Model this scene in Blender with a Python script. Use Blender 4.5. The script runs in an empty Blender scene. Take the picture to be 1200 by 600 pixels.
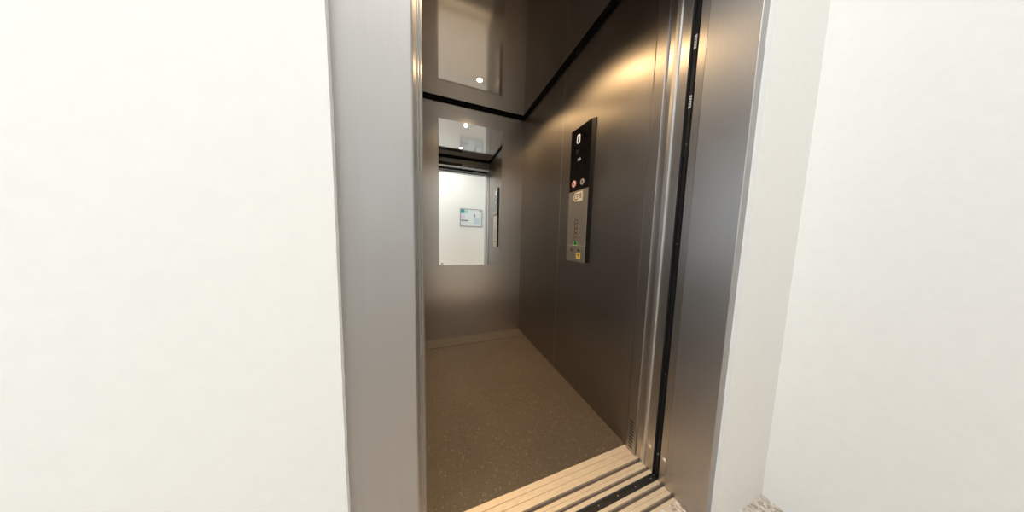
import bpy, bmesh, math, random
from mathutils import Vector, Matrix
random.seed(4)
C = bpy.context.scene.collection
S = bpy.context.scene
PI = math.pi

# ------------------------------------------------------------------ materials
def mat(name):
    m = bpy.data.materials.new(name); m.use_nodes = True
    nt = m.node_tree; nt.nodes.clear()
    out = nt.nodes.new('ShaderNodeOutputMaterial'); b = nt.nodes.new('ShaderNodeBsdfPrincipled')
    nt.links.new(b.outputs[0], out.inputs[0])
    return m, nt, b

def noise(nt, scale, detail=3, vec=None, rough=.5):
    n = nt.nodes.new('ShaderNodeTexNoise'); n.inputs['Scale'].default_value = scale
    n.inputs['Detail'].default_value = detail; n.inputs['Roughness'].default_value = rough
    if vec is not None: nt.links.new(vec, n.inputs['Vector'])
    return n

def obj_vec(nt, scale=(1, 1, 1)):
    tc = nt.nodes.new('ShaderNodeTexCoord'); mp = nt.nodes.new('ShaderNodeMapping')
    mp.inputs['Scale'].default_value = scale
    nt.links.new(tc.outputs['Object'], mp.inputs['Vector'])
    return mp.outputs[0]

def ramp(nt, fac, stops):
    r = nt.nodes.new('ShaderNodeValToRGB'); el = r.color_ramp.elements
    while len(el) < len(stops): el.new(.5)
    for e, (p, c) in zip(el, stops):
        e.position = p; e.color = (*c, 1) if len(c) == 3 else c
    nt.links.new(fac, r.inputs[0]); return r

def bump(nt, b, height, strength, dist=.001):
    n = nt.nodes.new('ShaderNodeBump'); n.inputs['Strength'].default_value = strength
    n.inputs['Distance'].default_value = dist
    nt.links.new(height, n.inputs['Height']); nt.links.new(n.outputs[0], b.inputs['Normal'])

def plain(name, col, rough=.5, metal=0., emit=None, es=0., coat=0., spec=.5):
    m, nt, b = mat(name)
    b.inputs['Base Color'].default_value = (*col, 1); b.inputs['Roughness'].default_value = rough
    b.inputs['Metallic'].default_value = metal; b.inputs['Coat Weight'].default_value = coat
    b.inputs['Specular IOR Level'].default_value = spec
    if emit: b.inputs['Emission Color'].default_value = (*emit, 1); b.inputs['Emission Strength'].default_value = es
    return m

def brushed(name, col, rough, aniso, vary=.06, grain=(160, 160, 2.5), smudge=.08):
    """stainless steel with a vertical grain: reflections spread sideways (U = horizontal)"""
    m, nt, b = mat(name)
    n = noise(nt, 1.0, 4, obj_vec(nt, grain))
    lo = tuple(c * (1 - vary) for c in col); hi = tuple(min(1, c * (1 + vary)) for c in col)
    r = ramp(nt, n.outputs['Fac'], [(.3, lo), (.7, hi)])
    nt.links.new(r.outputs[0], b.inputs['Base Color'])
    b.inputs['Metallic'].default_value = 1
    s = noise(nt, 3.2, 5, obj_vec(nt, (1, 1, .7)), .6)
    mr = nt.nodes.new('ShaderNodeMapRange'); mr.inputs['From Min'].default_value = .3; mr.inputs['From Max'].default_value = .7
    mr.inputs['To Min'].default_value = rough - smudge / 2; mr.inputs['To Max'].default_value = rough + smudge / 2
    nt.links.new(s.outputs['Fac'], mr.inputs['Value']); nt.links.new(mr.outputs[0], b.inputs['Roughness'])
    b.inputs['Anisotropic'].default_value = aniso
    t = nt.nodes.new('ShaderNodeTangent'); t.direction_type = 'UV_MAP'; t.uv_map = 'UVMap'
    nt.links.new(t.outputs[0], b.inputs['Tangent'])
    return m

M = {}
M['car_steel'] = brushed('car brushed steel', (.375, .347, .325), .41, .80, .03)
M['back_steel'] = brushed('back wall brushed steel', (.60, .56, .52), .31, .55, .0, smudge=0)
M['frame_steel'] = brushed('door frame brushed steel', (.45, .438, .432), .44, .70, .02)
M['door_steel'] = brushed('door panel brushed steel', (.50, .475, .45), .36, .80, .02)
M['strike_steel'] = brushed('satin strike profile', (.66, .66, .66), .42, .5)
M['ceiling_steel'] = plain('polished ceiling steel', (.62, .59, .565), .085, 1)
M['added_dark_finish'] = plain('added dark wall finish', (.055, .045, .04), .4)  # dark finish added to the unseen left wall to darken the right wall's reflections
M['mirror'] = plain('mirror glass', (.93, .945, .935), .004, 1)
M['mirror_edge'] = plain('mirror edge', (.25, .28, .27), .3, 0)
M['black'] = plain('black rubber', (.012, .012, .013), .45)
M['black_trim'] = plain('black shadow gap', (.004, .004, .004), .7, spec=.2)
M['seal'] = plain('black seal profile', (.010, .0105, .012), .55, spec=.2)
M['glass_black'] = plain('black display glass', (.006, .006, .007), .08, coat=.3)
M['housing'] = plain('black housing', (.012, .011, .011), .35)
M['screw'] = plain('pale screw cap', (.8, .74, .68), .35, .4)
M['small_screw'] = plain('small steel screw', (.5, .46, .45), .35, 1)
M['sticker_grey'] = plain('grey sticker', (.55, .54, .52), .4)
M['ink'] = plain('dark print', (.03, .03, .035), .5)
M['digit'] = plain('lit digit', (.6, .6, .6), .4, emit=(1, .97, .92), es=.55)
M['digit_dim'] = plain('dim display symbol', (.3, .3, .3), .4, emit=(1, .97, .95), es=.22)
M['bell_btn'] = plain('pale pink button', (.78, .60, .58), .35, emit=(1, .75, .72), es=.12)
M['grey_btn'] = plain('grey pink button', (.50, .42, .43), .35)
M['red'] = plain('red symbol', (.45, .04, .05), .4)
M['white_sticker'] = plain('white sticker', (.82, .80, .74), .45)
M['yellow'] = plain('yellow sticker', (.85, .68, .12), .5)
M['green_lit'] = plain('green lit button', (.05, .3, .06), .4, emit=(.12, .8, .15), es=.35)
M['btn_dark'] = plain('dark button ring', (.16, .14, .13), .4, .5)
M['btn_red'] = plain('reddish button ring', (.22, .10, .09), .4, .3)
M['cop_steel'] = brushed('operating panel steel', (.62, .595, .545), .50, .5)
M['lens'] = plain('lit lamp lens', (1, 1, 1), .4, emit=(1, .80, .52), es=26)
M['bezel'] = plain('lamp bezel', (.5, .48, .46), .15, 1)
M['teal'] = plain('teal print', (.05, .32, .36), .6)
M['teal_pale'] = plain('pale teal print', (.45, .68, .70), .6)
M['paper'] = plain('notice paper', (.78, .84, .85), .5)
M['pink_pale'] = plain('pale lilac print', (.72, .68, .78), .6)
M['blue_pale'] = plain('pale blue print', (.62, .72, .78), .6)
M['alu_frame'] = plain('slim grey frame', (.30, .34, .34), .4, .3)
M['green_mark'] = plain('green mark', (.10, .30, .22), .6)
M['dark_mark'] = plain('violet grey print', (.18, .15, .24), .6)
M['ceil_white'] = plain('landing ceiling paint', (.82, .82, .81), .8)

def plaster(name, col):
    m, nt, b = mat(name)
    n = noise(nt, 38, 6, obj_vec(nt), .6)
    r = ramp(nt, n.outputs['Fac'], [(.25, tuple(c * .965 for c in col)), (.75, col)])
    nt.links.new(r.outputs[0], b.inputs['Base Color']); b.inputs['Roughness'].default_value = .85
    bump(nt, b, n.outputs['Fac'], .25, .002); return m
M['plaster'] = plaster('white wall paint', (.88, .875, .855))
M['plaster_far'] = plaster('white landing wall paint', (.89, .89, .865))

def vinyl(name, base, dark, light):
    m, nt, b = mat(name)
    v = obj_vec(nt)
    vo = nt.nodes.new('ShaderNodeTexVoronoi'); vo.inputs['Scale'].default_value = 170
    nt.links.new(v, vo.inputs['Vector'])
    sep = nt.nodes.new('ShaderNodeSeparateColor'); nt.links.new(vo.outputs['Color'], sep.inputs[0])
    r = ramp(nt, sep.outputs[0], [(0, dark), (.3, base), (.93, base), (.985, light)])
    n = noise(nt, 2.2, 5, v, .6)
    r2 = ramp(nt, n.outputs['Fac'], [(.3, (.86, .86, .86)), (.7, (1.06, 1.05, 1.03))])
    mx = nt.nodes.new('ShaderNodeMix'); mx.data_type = 'RGBA'; mx.blend_type = 'MULTIPLY'; mx.inputs['Factor'].default_value = 1
    nt.links.new(r.outputs[0], mx.inputs['A']); nt.links.new(r2.outputs[0], mx.inputs['B'])
    nt.links.new(mx.outputs['Result'], b.inputs['Base Color'])
    b.inputs['Roughness'].default_value = .42
    bump(nt, b, vo.outputs['Distance'], .12, .0006)
    return m
M['vinyl'] = vinyl('speckled brown vinyl', (.112, .088, .064), (.088, .069, .051), (.19, .155, .115))
M['vinyl_strip'] = vinyl('brown vinyl edge strip', (.122, .102, .082), (.095, .077, .06), (.19, .16, .13))

def terrazzo():
    m, nt, b = mat('speckled beige tile')
    v = obj_vec(nt)
    vo = nt.nodes.new('ShaderNodeTexVoronoi'); vo.inputs['Scale'].default_value = 120
    nt.links.new(v, vo.inputs['Vector'])
    sep = nt.nodes.new('ShaderNodeSeparateColor'); nt.links.new(vo.outputs['Color'], sep.inputs[0])
    r = ramp(nt, sep.outputs[1], [(0, (.34, .27, .21)), (.25, (.62, .54, .46)), (.7, (.72, .65, .57)), (1, (.84, .79, .72))])
    nt.links.new(r.outputs[0], b.inputs['Base Color']); b.inputs['Roughness'].default_value = .4; return m
M['tile'] = terrazzo()

def sill_metal():
    m, nt, b = mat('worn aluminium sill')
    n = noise(nt, 1, 5, obj_vec(nt, (26, 60, 60)), .65)
    r = ramp(nt, n.outputs['Fac'], [(.28, (.80, .69, .54)), (.72, (.93, .83, .68))])
    nt.links.new(r.outputs[0], b.inputs['Base Color']); b.inputs['Metallic'].default_value = .6
    b.inputs['Roughness'].default_value = .55; return m
M['sill'] = sill_metal()
M['groove'] = plain('dusty track', (.16, .125, .105), .7, .2)

# ------------------------------------------------------------------ mesh helpers
def box(bm, x0, x1, y0, y1, z0, z1):
    vs = [bm.verts.new((x, y, z)) for z in (z0, z1) for (x, y) in ((x0, y0), (x1, y0), (x1, y1), (x0, y1))]
    for f in ((3, 2, 1, 0), (4, 5, 6, 7), (0, 1, 5, 4), (1, 2, 6, 5), (2, 3, 7, 6), (3, 0, 4, 7)):
        bm.faces.new([vs[i] for i in f])

def bx(*a):
    bm = bmesh.new(); box(bm, *a); return bm

def extrude_poly(pts, axis, a, b):
    """closed 2-D outline extruded along an axis. x: pts=(y,z)  y: pts=(x,z)  z: pts=(x,y)"""
    bm = bmesh.new()
    def P(p, t):
        return (t, p[0], p[1]) if axis == 'x' else (p[0], t, p[1]) if axis == 'y' else (p[0], p[1], t)
    lo = [bm.verts.new(P(p, a)) for p in pts]; hi = [bm.verts.new(P(p, b)) for p in pts]
    n = len(pts)
    bm.faces.new(lo); bm.faces.new(hi)
    for i in range(n): bm.faces.new((lo[i], lo[(i + 1) % n], hi[(i + 1) % n], hi[i]))
    bmesh.ops.recalc_face_normals(bm, faces=bm.faces); return bm

def cyl(bm, c, r, h, axis, seg=32, r2=None):
    """solid of revolution along axis with centre c, from c to c+h"""
    r2 = r if r2 is None else r2
    ax = {'x': Vector((1, 0, 0)), 'y': Vector((0, 1, 0)), 'z': Vector((0, 0, 1))}[axis]
    u = {'x': Vector((0, 1, 0)), 'y': Vector((0, 0, 1)), 'z': Vector((1, 0, 0))}[axis]; v = ax.cross(u); c = Vector(c)
    lo = []; hi = []
    for i in range(seg):
        t = 2 * PI * i / seg; d = u * math.cos(t) + v * math.sin(t)
        lo.append(bm.verts.new(c + d * r)); hi.append(bm.verts.new(c + ax * h + d * r2))
    bm.faces.new(lo); bm.faces.new(hi)
    for i in range(seg): bm.faces.new((lo[i], lo[(i + 1) % seg], hi[(i + 1) % seg], hi[i]))
    bmesh.ops.recalc_face_normals(bm, faces=bm.faces)

def uvbox(me):
    uv = me.uv_layers.new(name='UVMap')
    for p in me.polygons:
        n = p.normal; a = max(range(3), key=lambda i: abs(n[i]))
        for li in p.loop_indices:
            co = me.vertices[me.loops[li].vertex_index].co
            if a == 2: uv.data[li].uv = (co.x, co.y)
            else:
                h = Vector((-n.y, n.x, 0)).normalized()
                uv.data[li].uv = (co.dot(h), co.z)

def obj(name, bm, m, parent=None, bevel=0, seg=2, smooth=False):
    me = bpy.data.meshes.new(name)
    if bevel:
        bmesh.ops.bevel(bm, geom=[e for e in bm.edges if e.calc_face_angle(0) > .5], offset=bevel, segments=seg, affect='EDGES', profile=.5, clamp_overlap=True)
    bm.normal_update()
    bm.to_mesh(me); bm.free(); uvbox(me); me.materials.append(M[m] if isinstance(m, str) else m)
    if smooth:
        for p in me.polygons: p.use_smooth = True
    o = bpy.data.objects.new(name, me); C.objects.link(o)
    if parent:
        o.parent = parent
        o.matrix_parent_inverse = Matrix.Translation(-parent.location)
    return o

def struct(name, bm, m, parent=None, **k):
    o = obj(name, bm, m, parent, **k)
    if parent is None: o['kind'] = 'structure'
    return o

def tag(o, label, cat, group=None):
    o['label'] = label; o['category'] = cat; o['kind'] = 'thing'
    if group: o['group'] = group
    return o

def thing(name, label, cat, loc, group=None):
    o = bpy.data.objects.new(name, None); C.objects.link(o); o.location = loc; o.empty_display_size = .05
    return tag(o, label, cat, group)

# ------------------------------------------------------------------ dimensions (metres)
XL, XR = -.165, .881          # lift car side walls
YF, YB = .704, 2.106          # lift car front / back
ZC = 2.204                    # lift car ceiling
XO = -.026                    # left edge of the door opening
HD = 2.05                     # door height
LW0, LW1 = .365, .46          # landing front wall
YL = -.80                     # landing wall opposite the lift
XS = 1.23                     # landing side wall
ZL = 2.60

# ------------------------------------------------------------------ lift car shell
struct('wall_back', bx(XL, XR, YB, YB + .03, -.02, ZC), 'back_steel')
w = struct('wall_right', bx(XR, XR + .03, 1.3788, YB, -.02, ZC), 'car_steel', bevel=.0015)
struct('wall_panel', bx(XR, XR + .03, .703, 1.3742, -.02, ZC), 'car_steel', w, bevel=.0015)
struct('seam_strip', bx(XR + .0005, XR + .03, 1.3745, 1.3785, -.02, ZC), 'strike_steel', w)
struct('wall_left', bx(XL - .03, XL, .66, YB, -.02, ZC), 'added_dark_finish')
fr = struct('wall_front', bx(XL, XO - .006, .66, YF, -.02, ZC), 'car_steel', bevel=.002)
hdr = struct('wall_header', bx(XO - .006, XR, .575, YF, 2.075, ZC), 'car_steel', fr, bevel=.002)
struct('ceiling', bx(XL - .03, XR + .03, .575, YB + .03, ZC, ZC + .02), 'ceiling_steel')
struct('floor', bx(XL, XR + .02, YF, YB, -.02, 0), 'vinyl')
tag(obj('floor_strip', bx(XL, XR - .0005, 1.932, YB - .0005, 0, .003), 'vinyl_strip', bevel=.001), 'flat brown strip lying on the car floor along the back wall', 'floor strip')
# black shadow-gap trims under the car ceiling
zt0 = 2.184
struct('trim_1', bx(XL, XR, YB - .014, YB, zt0, ZC), 'black_trim')
struct('trim_2', bx(XR - .014, XR, YF, YB - .014, zt0, ZC), 'black_trim')
struct('trim_3', bx(XL, XL + .014, YF, YB - .014, zt0, ZC), 'black_trim')
struct('trim_4', bx(XL + .014, XR - .014, YF, YF + .014, zt0, ZC), 'black_trim')

# mirror on the back wall
mx0, mx1, mz0, mz1 = .055, .652, .722, 2.040
mr = thing('mirror', 'tall frameless mirror on the brushed steel back wall', 'mirror', (.3535, YB, mz0))
obj('mirror_backing', bx(mx0, mx1, YB - .005, YB - .0005, mz0, mz1), 'mirror_edge', mr)
obj('mirror_glass', bx(mx0 + .001, mx1 - .001, YB - .0065, YB - .005, mz0 + .001, mz1 - .001), 'mirror', mr)
bm = bmesh.new(); box(bm, .072, .094, YB - .0069, YB - .0065, .737, .742); box(bm, .074, .090, YB - .0069, YB - .0065, .731, .734)
obj('maker_mark', bm, 'ink', mr)

# ------------------------------------------------------------------ ceiling lamps
def lamp(x, y, label):
    t = thing('ceiling_spotlight', label, 'ceiling lamp', (x, y, ZC), 'small spotlights in the lift ceiling')
    bm = bmesh.new(); cyl(bm, (x, y, ZC), .027, -.002, 'z', 48, .025)
    obj('bezel', bm, 'bezel', t)
    bm = bmesh.new(); cyl(bm, (x, y, ZC - .002), .021, -.002, 'z', 48, .018)
    obj('lens', bm, 'lens', t)
    L = bpy.data.lights.new('spotlight_beam', 'SPOT'); L.energy = LAMP_W; L.color = (1, .66, .33)
    L.spot_size = math.radians(139); L.spot_blend = 1; L.shadow_soft_size = .018
    o = bpy.data.objects.new('spotlight_beam', L); C.objects.link(o); o.location = (x, y, ZC - .008)
LAMP_W = 47
lamp(.348, 1.743, 'small round lit spotlight in the ceiling, the one nearer the mirror')
lamp(.371, 1.098, 'small round lit spotlight in the ceiling, at the top edge of the photo')

# ------------------------------------------------------------------ car operating panel on the right wall
px, y0, y1, z0, z1, zg = .862, 1.055, 1.243, .855, 1.694, 1.308
cop = thing('operating_panel', 'tall black and steel lift control panel on the right wall', 'control panel', (XR, (y0 + y1) / 2, z0))
obj('housing', extrude_poly([(XR, 1.032), (XR, 1.264), (XR - .004, 1.264), (px + .004, y1), (px + .004, y0), (XR - .004, 1.032)], 'z', z0 + .002, z1), 'housing', cop, bevel=.001)
obj('display_glass', bx(px, px + .006, y0, y1, zg, z1), 'glass_black', cop, bevel=.0015)['label'] = 'glossy black upper display glass'
fp = obj('steel_plate', bx(px + .0005, px + .006, y0 + .002, y1, z0, zg - .0015), 'cop_steel', cop, bevel=.001)
fp['label'] = 'brushed steel lower plate'
obj('service_seam', bx(px - .0005, px + .001, y0 + .002, y1, .957, .961), 'screw', fp)
# glyph helper: u runs from left to right as seen (towards -y), v runs up
def quad(bm, yc, zc, u0, u1, v0, v1, x=px - .0006, d=.0008):
    box(bm, x, x + d, yc - u1, yc - u0, zc + v0, zc + v1)
def stroke(bm, yc, zc, a, b, w, x=px - .0006, d=.0008):
    a = Vector(a); b = Vector(b); t = (b - a).normalized(); n = Vector((-t.y, t.x)) * w / 2
    pts = [a + n, b + n, b - n, a - n]
    lo = [bm.verts.new((x, yc - p.x, zc + p.y)) for p in pts]; hi = [bm.verts.new((x + d, yc - p.x, zc + p.y)) for p in pts]
    bm.faces.new(lo); bm.faces.new(hi)
    for i in range(4): bm.faces.new((lo[i], lo[(i + 1) % 4], hi[(i + 1) % 4], hi[i]))
    bmesh.ops.recalc_face_normals(bm, faces=bm.faces)
def ring(bm, yc, zc, r, w, x=px - .0006, d=.0008, seg=28, sx=1., a0=0, a1=2 * PI):
    P = [(r * sx * math.cos(a0 + (a1 - a0) * i / seg), r * math.sin(a0 + (a1 - a0) * i / seg)) for i in range(seg + 1)]
    for i in range(seg): stroke(bm, yc, zc, P[i], P[i + 1], w, x, d)
# lit digit 0
bm = bmesh.new(); c = .004; hw, hh = .0125, .0235
P = [(-hw + c, hh), (hw - c, hh), (hw, hh - c), (hw, -hh + c), (hw - c, -hh), (-hw + c, -hh), (-hw, -hh + c), (-hw, hh - c)]
for i in range(8): stroke(bm, 1.168, 1.625, P[i], P[(i + 1) % 8], .0065)
obj('floor_digit', bm, 'digit', cop)['label'] = 'lit white digit 0'
bm = bmesh.new()
for k, u in enumerate((-.011, -.004, .003, .010)): quad(bm, 1.153, 1.496, u, u + .0045, -.007, .007 if k % 2 else .010)
obj('display_symbol', bm, 'digit_dim', cop)
bm = bmesh.new()
for k in range(3): quad(bm, 1.168, 1.556 - .009 * k, -.017, .013 - .006 * k, 0, .002)
obj('display_text', bm, 'btn_dark', cop)
# two round touch buttons under the display
for (yc, zc, r, mm, lab, dark) in ((1.194, 1.355, .022, 'bell_btn', 'pale round button with a crossed dark symbol', True), (1.112, 1.351, .018, 'grey_btn', 'dimmer round button with a dark bell symbol', False)):
    bm = bmesh.new(); cyl(bm, (px, yc, zc), r, -.0014, 'x', 36, r * .95)
    b = obj('round_button', bm, mm, cop); b['label'] = lab
    bm = bmesh.new()
    if dark:
        ring(bm, yc, zc, r * .86, .002, px - .002, .0008)
        obj('button_ring', bm, 'red', b); bm = bmesh.new()
        stroke(bm, yc, zc, (-.008, .008), (.008, -.008), .0045, px - .002, .0008); stroke(bm, yc, zc, (-.006, -.009), (.006, .009), .006, px - .0021, .0008)
    else:
        stroke(bm, yc, zc, (-.008, -.006), (.008, -.006), .004, px - .002, .0008); stroke(bm, yc, zc, (0, -.006), (0, .010), .011, px - .0021, .0008)
    obj('button_symbol', bm, 'ink' if not dark else 'red', b)
# white sticker with a dial symbol
bm = bmesh.new(); zs = 1.267
pts = []
for i in range(13): a = PI / 2 + PI * i / 12; pts.append((1.161 - .028 * math.cos(a) , zs + .029 * math.sin(a)))
bm2 = extrude_poly([(-.0 + y, z) for (y, z) in ([(1.101, zs + .029)] + pts + [(1.101, zs - .029)])], 'x', px - .0008, px + .0004)
bm.free()
st = obj('sticker', bm2, 'white_sticker', fp); st['label'] = 'white rounded sticker with a dial pictogram'
bm = bmesh.new(); ring(bm, 1.159, zs, .017, .0055, px - .0014, .0007, a0=.6, a1=5.6); stroke(bm, 1.159, zs, (-.001, 0), (.013, 0), .006, px - .0014, .0007)
for k in range(3): quad(bm, 1.121, zs, -.010, .010, .012 - .011 * k, .017 - .011 * k, px - .0014, .0007)
obj('sticker_print', bm, 'ink', st)
# floor buttons, one lit green
for k, zc in enumerate((1.112, 1.083, 1.054, 1.025, 0.999, 0.973)):
    yc = 1.151; lit = k == 5; s = .0125
    bm = bmesh.new()
    cc = .003; Q = [(-s + cc, s), (s - cc, s), (s, s - cc), (s, -s + cc), (s - cc, -s), (-s + cc, -s), (-s, -s + cc), (-s, s - cc)]
    for i in range(8): stroke(bm, yc, zc, Q[i], Q[(i + 1) % 8], .004, px - .0004, .0012)
    b = obj('floor_button', bm, 'green_lit' if lit else ('btn_red' if k in (2, 3) else 'btn_dark'), fp)
    if lit: b['label'] = 'button lit green'
    bm = bmesh.new(); quad(bm, yc, zc, -.007, .007, -.007, .007, px - .0003, .001)
    obj('button_cap', bm, 'housing' if lit else 'cop_steel', b)
    bm = bmesh.new()
    for j in range(2 + k % 2): cyl(bm, (px + .0006, yc - .027 - .006 * j, zc), .0018, -.0014, 'x', 10)
    obj('tactile_dots', bm, 'screw', b)
for yc in (1.186, 1.113):
    bm = bmesh.new(); cyl(bm, (px + .0006, yc, 0.932), .0125, -.0018, 'x', 24, .011)
    k = obj('key_switch', bm, 'btn_dark', fp)
    bm = bmesh.new(); quad(bm, yc, 0.932, -.0015, .0015, -.007, .007, px - .0018, .0008); obj('key_slot', bm, 'ink', k)
ye = obj('warning_sticker', bx(px - .0004, px + .0008, 1.095, 1.136, 0.875, 0.914), 'yellow', fp); ye['label'] = 'yellow square sticker'
bm = bmesh.new(); stroke(bm, 1.115, 0.895, (0, -.011), (0, .003), .005, px - .0010, .0007); stroke(bm, 1.115, 0.895, (-.009, .007), (.009, .007), .007, px - .0010, .0007)
obj('sticker_symbol', bm, 'ink', ye)

# ------------------------------------------------------------------ right-hand door side, from the car outwards
post = thing('door_post', 'brushed steel post of the lift car beside the right wall and its sill', 'door post', (XR, .635, 0))
bm = extrude_poly([(XR, .7025), (XR - .005, .694), (XR - .006, .692), (XR - .006, .650), (XR - .005, .6485), (XR + .004, .647), (XR + .03, .647), (XR + .03, .7025)], 'z', 0, 2.075)
obj('edge_profile', bm, 'car_steel', post)
bm = bmesh.new()
for k in range(9): box(bm, XR - .0066, XR - .0058, .662, .682, .018 + .016 * k, .026 + .016 * k)
obj('vent_slots', bm, 'ink', post)
obj('post_panel', bx(XR + .002, XR + .03, .568, .6465, -.016, 2.075), 'door_steel', post, bevel=.001)
bm = extrude_poly([(XR + .002, .626), (XR - .002, .623), (XR - .005, .612), (XR - .004, .604), (XR + .002, .602)], 'z', 0, 2.075)
obj('strike_profile', bm, 'strike_steel', post, bevel=.001)
def oval_cap(yc, zc, x, parent):
    bm = bmesh.new(); cyl(bm, (x + .001, yc, zc), .008, -.003, 'x', 24, .006)
    return obj('screw_cap', bm, 'screw', parent, smooth=False)
oval_cap(.587, .108, XR + .002, post)

seal = thing('door_seal', 'black vertical gap seal with two grey stickers between lift car and door frame', 'seal strip', (XR, .553, 0))
obj('seal_strip', extrude_poly([(XR + .004, .5675), (XR + .002, .5655), (XR + .008, .562), (XR + .004, .556), (XR + .004, .547), (XR + .008, .544), (XR + .002, .541), (XR + .002, .5395), (XR + .03, .5395), (XR + .03, .5675)], 'z', -.004, 2.06), 'seal', seal)
for (za, zb) in ((1.688, 1.735), (1.487, 1.531)):
    s = obj('sticker', bx(XR + .0028, XR + .0045, .5475, .5555, za, zb), 'sticker_grey', seal)
    bm = bmesh.new()
    for k in range(4): box(bm, XR + .0024, XR + .003, .549, .5545, za + .008 + .009 * k, za + .011 + .009 * k)
    obj('print', bm, 'ink', s)
for zc in (.105, .46, .99, 1.36):
    bm = bmesh.new(); cyl(bm, (XR + .005, .5515, zc), .003, -.002, 'x', 14, .002); obj('screw', bm, 'small_screw', seal)

# landing door frame: left jamb, right jamb, head
df = thing('entrance_surround', 'brushed steel door frame set into the white landing wall', 'door frame', (.43, .42, 0))
obj('jamb', extrude_poly([(-.150, .375), (XO - .003, .375), (XO - .001, .376), (XO, .378), (XO, .459), (XO - .006, .459), (XO - .006, .382), (-.150, .382)], 'z', 0, HD + .10), 'frame_steel', df)
obj('jamb', extrude_poly([(XR, .513), (XR, .380), (XR + .0008, .3785), (XR + .002, .378), (XR + .040, .378), (XR + .040, .384), (XR + .006, .384), (XR + .006, .513)], 'z', -.016, HD), 'frame_steel', df)
obj('jamb_strip', bx(XR + .001, XR + .03, .5145, .5385, -.016, HD), 'door_steel', df, bevel=.001)
oval_cap(.524, .110, XR + .001, df)
obj('head_cover', extrude_poly([(.380, HD), (.459, HD), (.459, HD + .006), (.384, HD + .006), (.384, HD + .10), (.376, HD + .10), (.376, HD + .004)], 'x', XO + .0005, XR + .04), 'frame_steel', df)
obj('head_gap', bx(XO, XR, .50, .5675, HD + .006, HD + .03), 'black', df)
obj('header_sensor', bx(XO, .437, YF + .0005, YF + .012, 2.077, 2.118), 'black', hdr, bevel=.002)['label'] = 'black flat sensor box'

# open door leaves stacked at the left, only their edges show
for n, (ya, yb, xe) in enumerate(((.468, .498, -.0235), (.505, .535, -.0205), (.575, .604, -.0235), (.612, .642, -.0222))):
    d = struct('door_%d' % (n + 1), bx(-.50, xe, ya, yb, .006, HD + (.0 if n < 2 else .02)), 'door_steel', bevel=.004, seg=3)

# ------------------------------------------------------------------ sills
def sill(name, label, prof, grooves, x0, x1):
    t = thing(name, label, 'door sill', ((x0 + x1) / 2, (prof[0] + prof[1]) / 2, 0))
    ya, yb = prof; gs = sorted(grooves); y = ya
    spans = []
    for (g0, g1) in gs: spans.append((y, g0)); y = g1
    spans.append((y, yb))
    for (a, b) in spans:
        n = 3 if b - a > .05 else 2 if b - a > .02 else 1; w = (b - a) / n; pts = [(a, -.016), (a, 0)]
        for k in range(1, n):
            yy = a + w * k
            pts += [(yy - .0017, 0), (yy - .001, -.003), (yy + .001, -.003), (yy + .0017, 0)]
        pts += [(b, 0), (b, -.016)]
        obj('tread', extrude_poly(pts, 'x', x0, x1), 'sill', t)
    for (g0, g1) in gs:
        obj('guide_track', bx(x0, x1, g0, g1, -.016, -.0105), 'groove', t)
    return t
sill('car_sill', 'wide ribbed metal sill along the brown car floor', (.569, YF), [(.6195, .634), (.582, .594)], XO, XR + .0022)
sill('landing_sill', 'ribbed metal sill on the landing side of the black gap', (.466, .541), [(.5155, .529), (.4765, .489)], XO + .0003, XR - .0002)
gap = thing('gap_strip', 'black strip with small screws between the two metal sills', 'gap strip', (.43, .555, -.004))
obj('rubber', extrude_poly([(.5412, -.016), (.5412, -.003), (.545, -.005), (.550, -.004), (.560, -.004), (.565, -.005), (.5688, -.003), (.5688, -.016)], 'x', XO, XR + .006), 'black', gap)
for xc in (.861, .772, .678, .583, .487, .39):
    bm = bmesh.new(); cyl(bm, (xc, .556, -.0045), .0032, .002, 'z', 14, .002); obj('screw', bm, 'small_screw', gap)

# ------------------------------------------------------------------ landing
def wall_with_rough_edge(x0, x1, y0, y1, z0, z1, edge):
    bm = bmesh.new(); n = 120; rows = []
    for i in range(n + 1):
        z = z0 + (z1 - z0) * i / n; j = random.uniform(-.0004, .0004) + .0006 * math.sin(z * 7)
        xa, xb = (x0, x1 + j) if edge == 'hi' else (x0 + j, x1)
        rows.append([bm.verts.new(p) for p in ((xa, y0, z), (xb, y0, z), (xb, y1, z), (xa, y1, z))])
    for a, b in zip(rows, rows[1:]):
        for k in range(4): bm.faces.new((a[k], a[(k + 1) % 4], b[(k + 1) % 4], b[k]))
    bm.faces.new(rows[0]); bm.faces.new(rows[-1]); bmesh.ops.recalc_face_normals(bm, faces=bm.faces)
    return bm
wf = struct('wall_landing', wall_with_rough_edge(-2.2, -.1265, LW0, LW1 - .05, 0, ZL, 'hi'), 'plaster', bevel=0)
wf2 = struct('wall_landing_right', wall_with_rough_edge(XR + .030, XS, LW0, LW1, 0, ZL, 'lo'), 'plaster')
struct('wall_landing_top', bx(-.1265, XR + .030, LW0, LW1 - .05, HD + .09, ZL), 'plaster')
struct('wall_opposite', bx(-2.2, XS, YL - .1, YL, 0, ZL), 'plaster_far')
struct('wall_side', bx(XS, XS + .1, YL - .1, LW1, 0, ZL), 'plaster')
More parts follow.
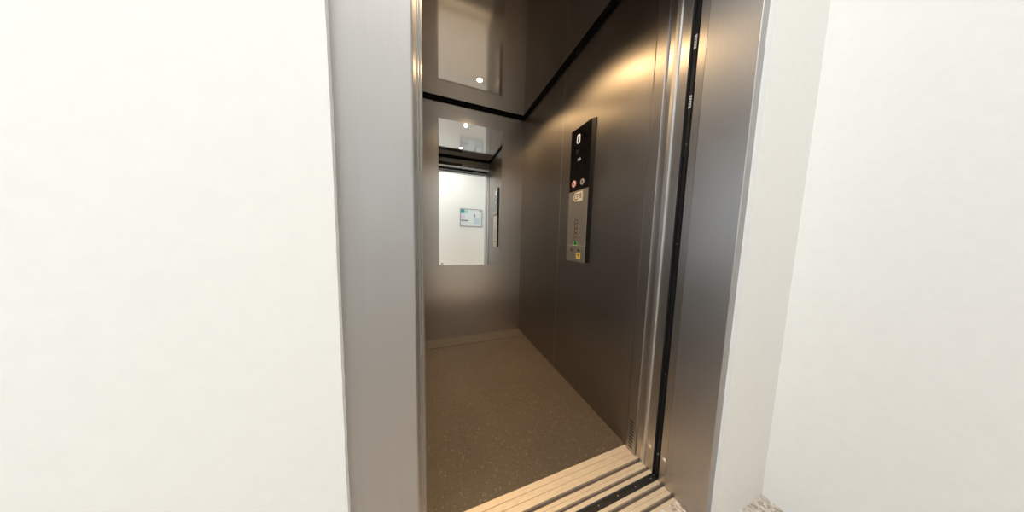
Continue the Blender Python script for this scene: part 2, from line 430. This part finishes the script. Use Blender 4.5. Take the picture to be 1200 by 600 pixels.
# end wall of the landing with an unseen window opening added to let in daylight
we = struct('wall_end', bx(-2.3, -2.2, YL - .1, LW1, 0, .9), 'plaster')
struct('wall_part', bx(-2.3, -2.2, YL - .1, LW1, 2.1, ZL), 'plaster', we)
struct('wall_part', bx(-2.3, -2.2, YL - .1, -.62, .9, 2.1), 'plaster', we)
struct('wall_part', bx(-2.3, -2.2, .2, LW1, .9, 2.1), 'plaster', we)
wn = bmesh.new(); box(wn, -2.27, -2.23, -.62, -.58, .9, 2.1); box(wn, -2.27, -2.23, .16, .2, .9, 2.1); box(wn, -2.27, -2.23, -.58, .16, .9, .94); box(wn, -2.27, -2.23, -.58, .16, 2.06, 2.1)
struct('unseen_window_1', wn, 'ceil_white')
struct('ceiling_landing', bx(-2.3, XS + .1, YL - .1, LW1 - .05, ZL, ZL + .1), 'ceil_white')
struct('floor_landing', bx(-2.3, XS + .1, YL - .1, .4655, -.016, 0), 'tile')

# notice board on the landing wall, seen in the mirror
nx0, nx1, nz0, nz1 = .585, 1.092, 1.232, 1.625
nb = thing('notice_board', 'white notice board in a slim grey frame on the landing wall, seen in the mirror', 'notice board', ((nx0 + nx1) / 2, YL, nz0))
obj('paper', bx(nx0 + .008, nx1 - .008, YL + .0005, YL + .010, nz0 + .008, nz1 - .008), 'paper', nb)
bm = bmesh.new(); f = .012
box(bm, nx0, nx1, YL, YL + .016, nz0, nz0 + f); box(bm, nx0, nx1, YL, YL + .016, nz1 - f, nz1)
box(bm, nx0, nx0 + f, YL, YL + .016, nz0 + f, nz1 - f); box(bm, nx1 - f, nx1, YL, YL + .016, nz0 + f, nz1 - f)
obj('frame', bm, 'alu_frame', nb)
W, H = nx1 - nx0, nz1 - nz0
def patch(name, u0, u1, v0, v1, m):   # u from the left in the mirror view (small x first), v down from the top
    return obj(name, bx(nx0 + u0 * W, nx0 + u1 * W, YL + .009, YL + .0108, nz1 - v1 * H, nz1 - v0 * H), m, nb)
patch('heading', .03, .20, .05, .26, 'teal'); patch('heading', .22, .36, .08, .26, 'teal_pale')
patch('text_block', .03, .22, .34, .60, 'pink_pale'); patch('text_block', .04, .36, .64, .70, 'dark_mark')
patch('text_block', .62, .95, .52, .88, 'blue_pale')
patch('logo', .86, .95, .08, .15, 'green_mark')
bm = bmesh.new()
for (u, v) in ((.60, .26), (.62, .33), (.64, .40), (.66, .30)):
    box(bm, nx0 + u * W, nx0 + (u + .025) * W, YL + .009, YL + .0108, nz1 - (v + .11) * H, nz1 - v * H)
obj('figure', bm, 'dark_mark', nb)
bm = bmesh.new()
for k in range(4): box(bm, nx0 + .05 * W, nx0 + (.34 - .04 * (k % 2)) * W, YL + .009, YL + .0106, nz1 - (.76 + .045 * k) * H, nz1 - (.745 + .045 * k) * H)
obj('text_lines', bm, 'pink_pale', nb)

# ------------------------------------------------------------------ light
def area(name, loc, rot, sx, sy, power, col):
    L = bpy.data.lights.new(name, 'AREA'); L.shape = 'RECTANGLE'; L.size = sx; L.size_y = sy; L.energy = power; L.color = col
    o = bpy.data.objects.new(name, L); C.objects.link(o); o.location = loc; o.rotation_euler = rot; return o
area('added_landing_light', (-.2, -.25, ZL - .02), (0, 0, 0), 1.6, .5, 15, (1, .97, .92))  # unseen lamp added under the landing ceiling to brighten the landing
area('added_daylight', (-2.36, -.2, 1.5), (0, -PI / 2, 0), 1.1, .75, 20, (.82, .91, 1))  # area light added outside the unseen window as cool daylight
W_ = bpy.data.worlds.new('World'); S.world = W_; W_.use_nodes = True
W_.node_tree.nodes['Background'].inputs[0].default_value = (.75, .85, 1, 1); W_.node_tree.nodes['Background'].inputs[1].default_value = .6

# ------------------------------------------------------------------ camera
yaw, pitch, roll = .357185274, .0864256452, .0248280371
cy, sy, cp, sp, cr, sr = math.cos(yaw), math.sin(yaw), math.cos(pitch), math.sin(pitch), math.cos(roll), math.sin(roll)
F = Vector((sy * cp, cy * cp, -sp)); R0 = Vector((cy, -sy, 0)); U0 = R0.cross(F)
R = cr * R0 + sr * U0; U = -sr * R0 + cr * U0
cam = bpy.data.cameras.new('camera'); cam.sensor_width = 36; cam.sensor_fit = 'HORIZONTAL'; cam.lens = 36 * 250.14 / 1200
cam.clip_start = .01
co = bpy.data.objects.new('camera', cam); C.objects.link(co)
co.matrix_world = Matrix(((R.x, U.x, -F.x, 0), (R.y, U.y, -F.y, 0), (R.z, U.z, -F.z, 1), (0, 0, 0, 1)))
S.camera = co

v = S.view_settings; v.view_transform = 'Standard'; v.look = 'None'; v.gamma = 1; v.exposure = 0; v.use_curve_mapping = False
cy_ = S.cycles; cy_.max_bounces = 16; cy_.glossy_bounces = 14; cy_.diffuse_bounces = 6; cy_.use_denoising = True
cy_.sample_clamp_indirect = 2; cy_.blur_glossy = 1
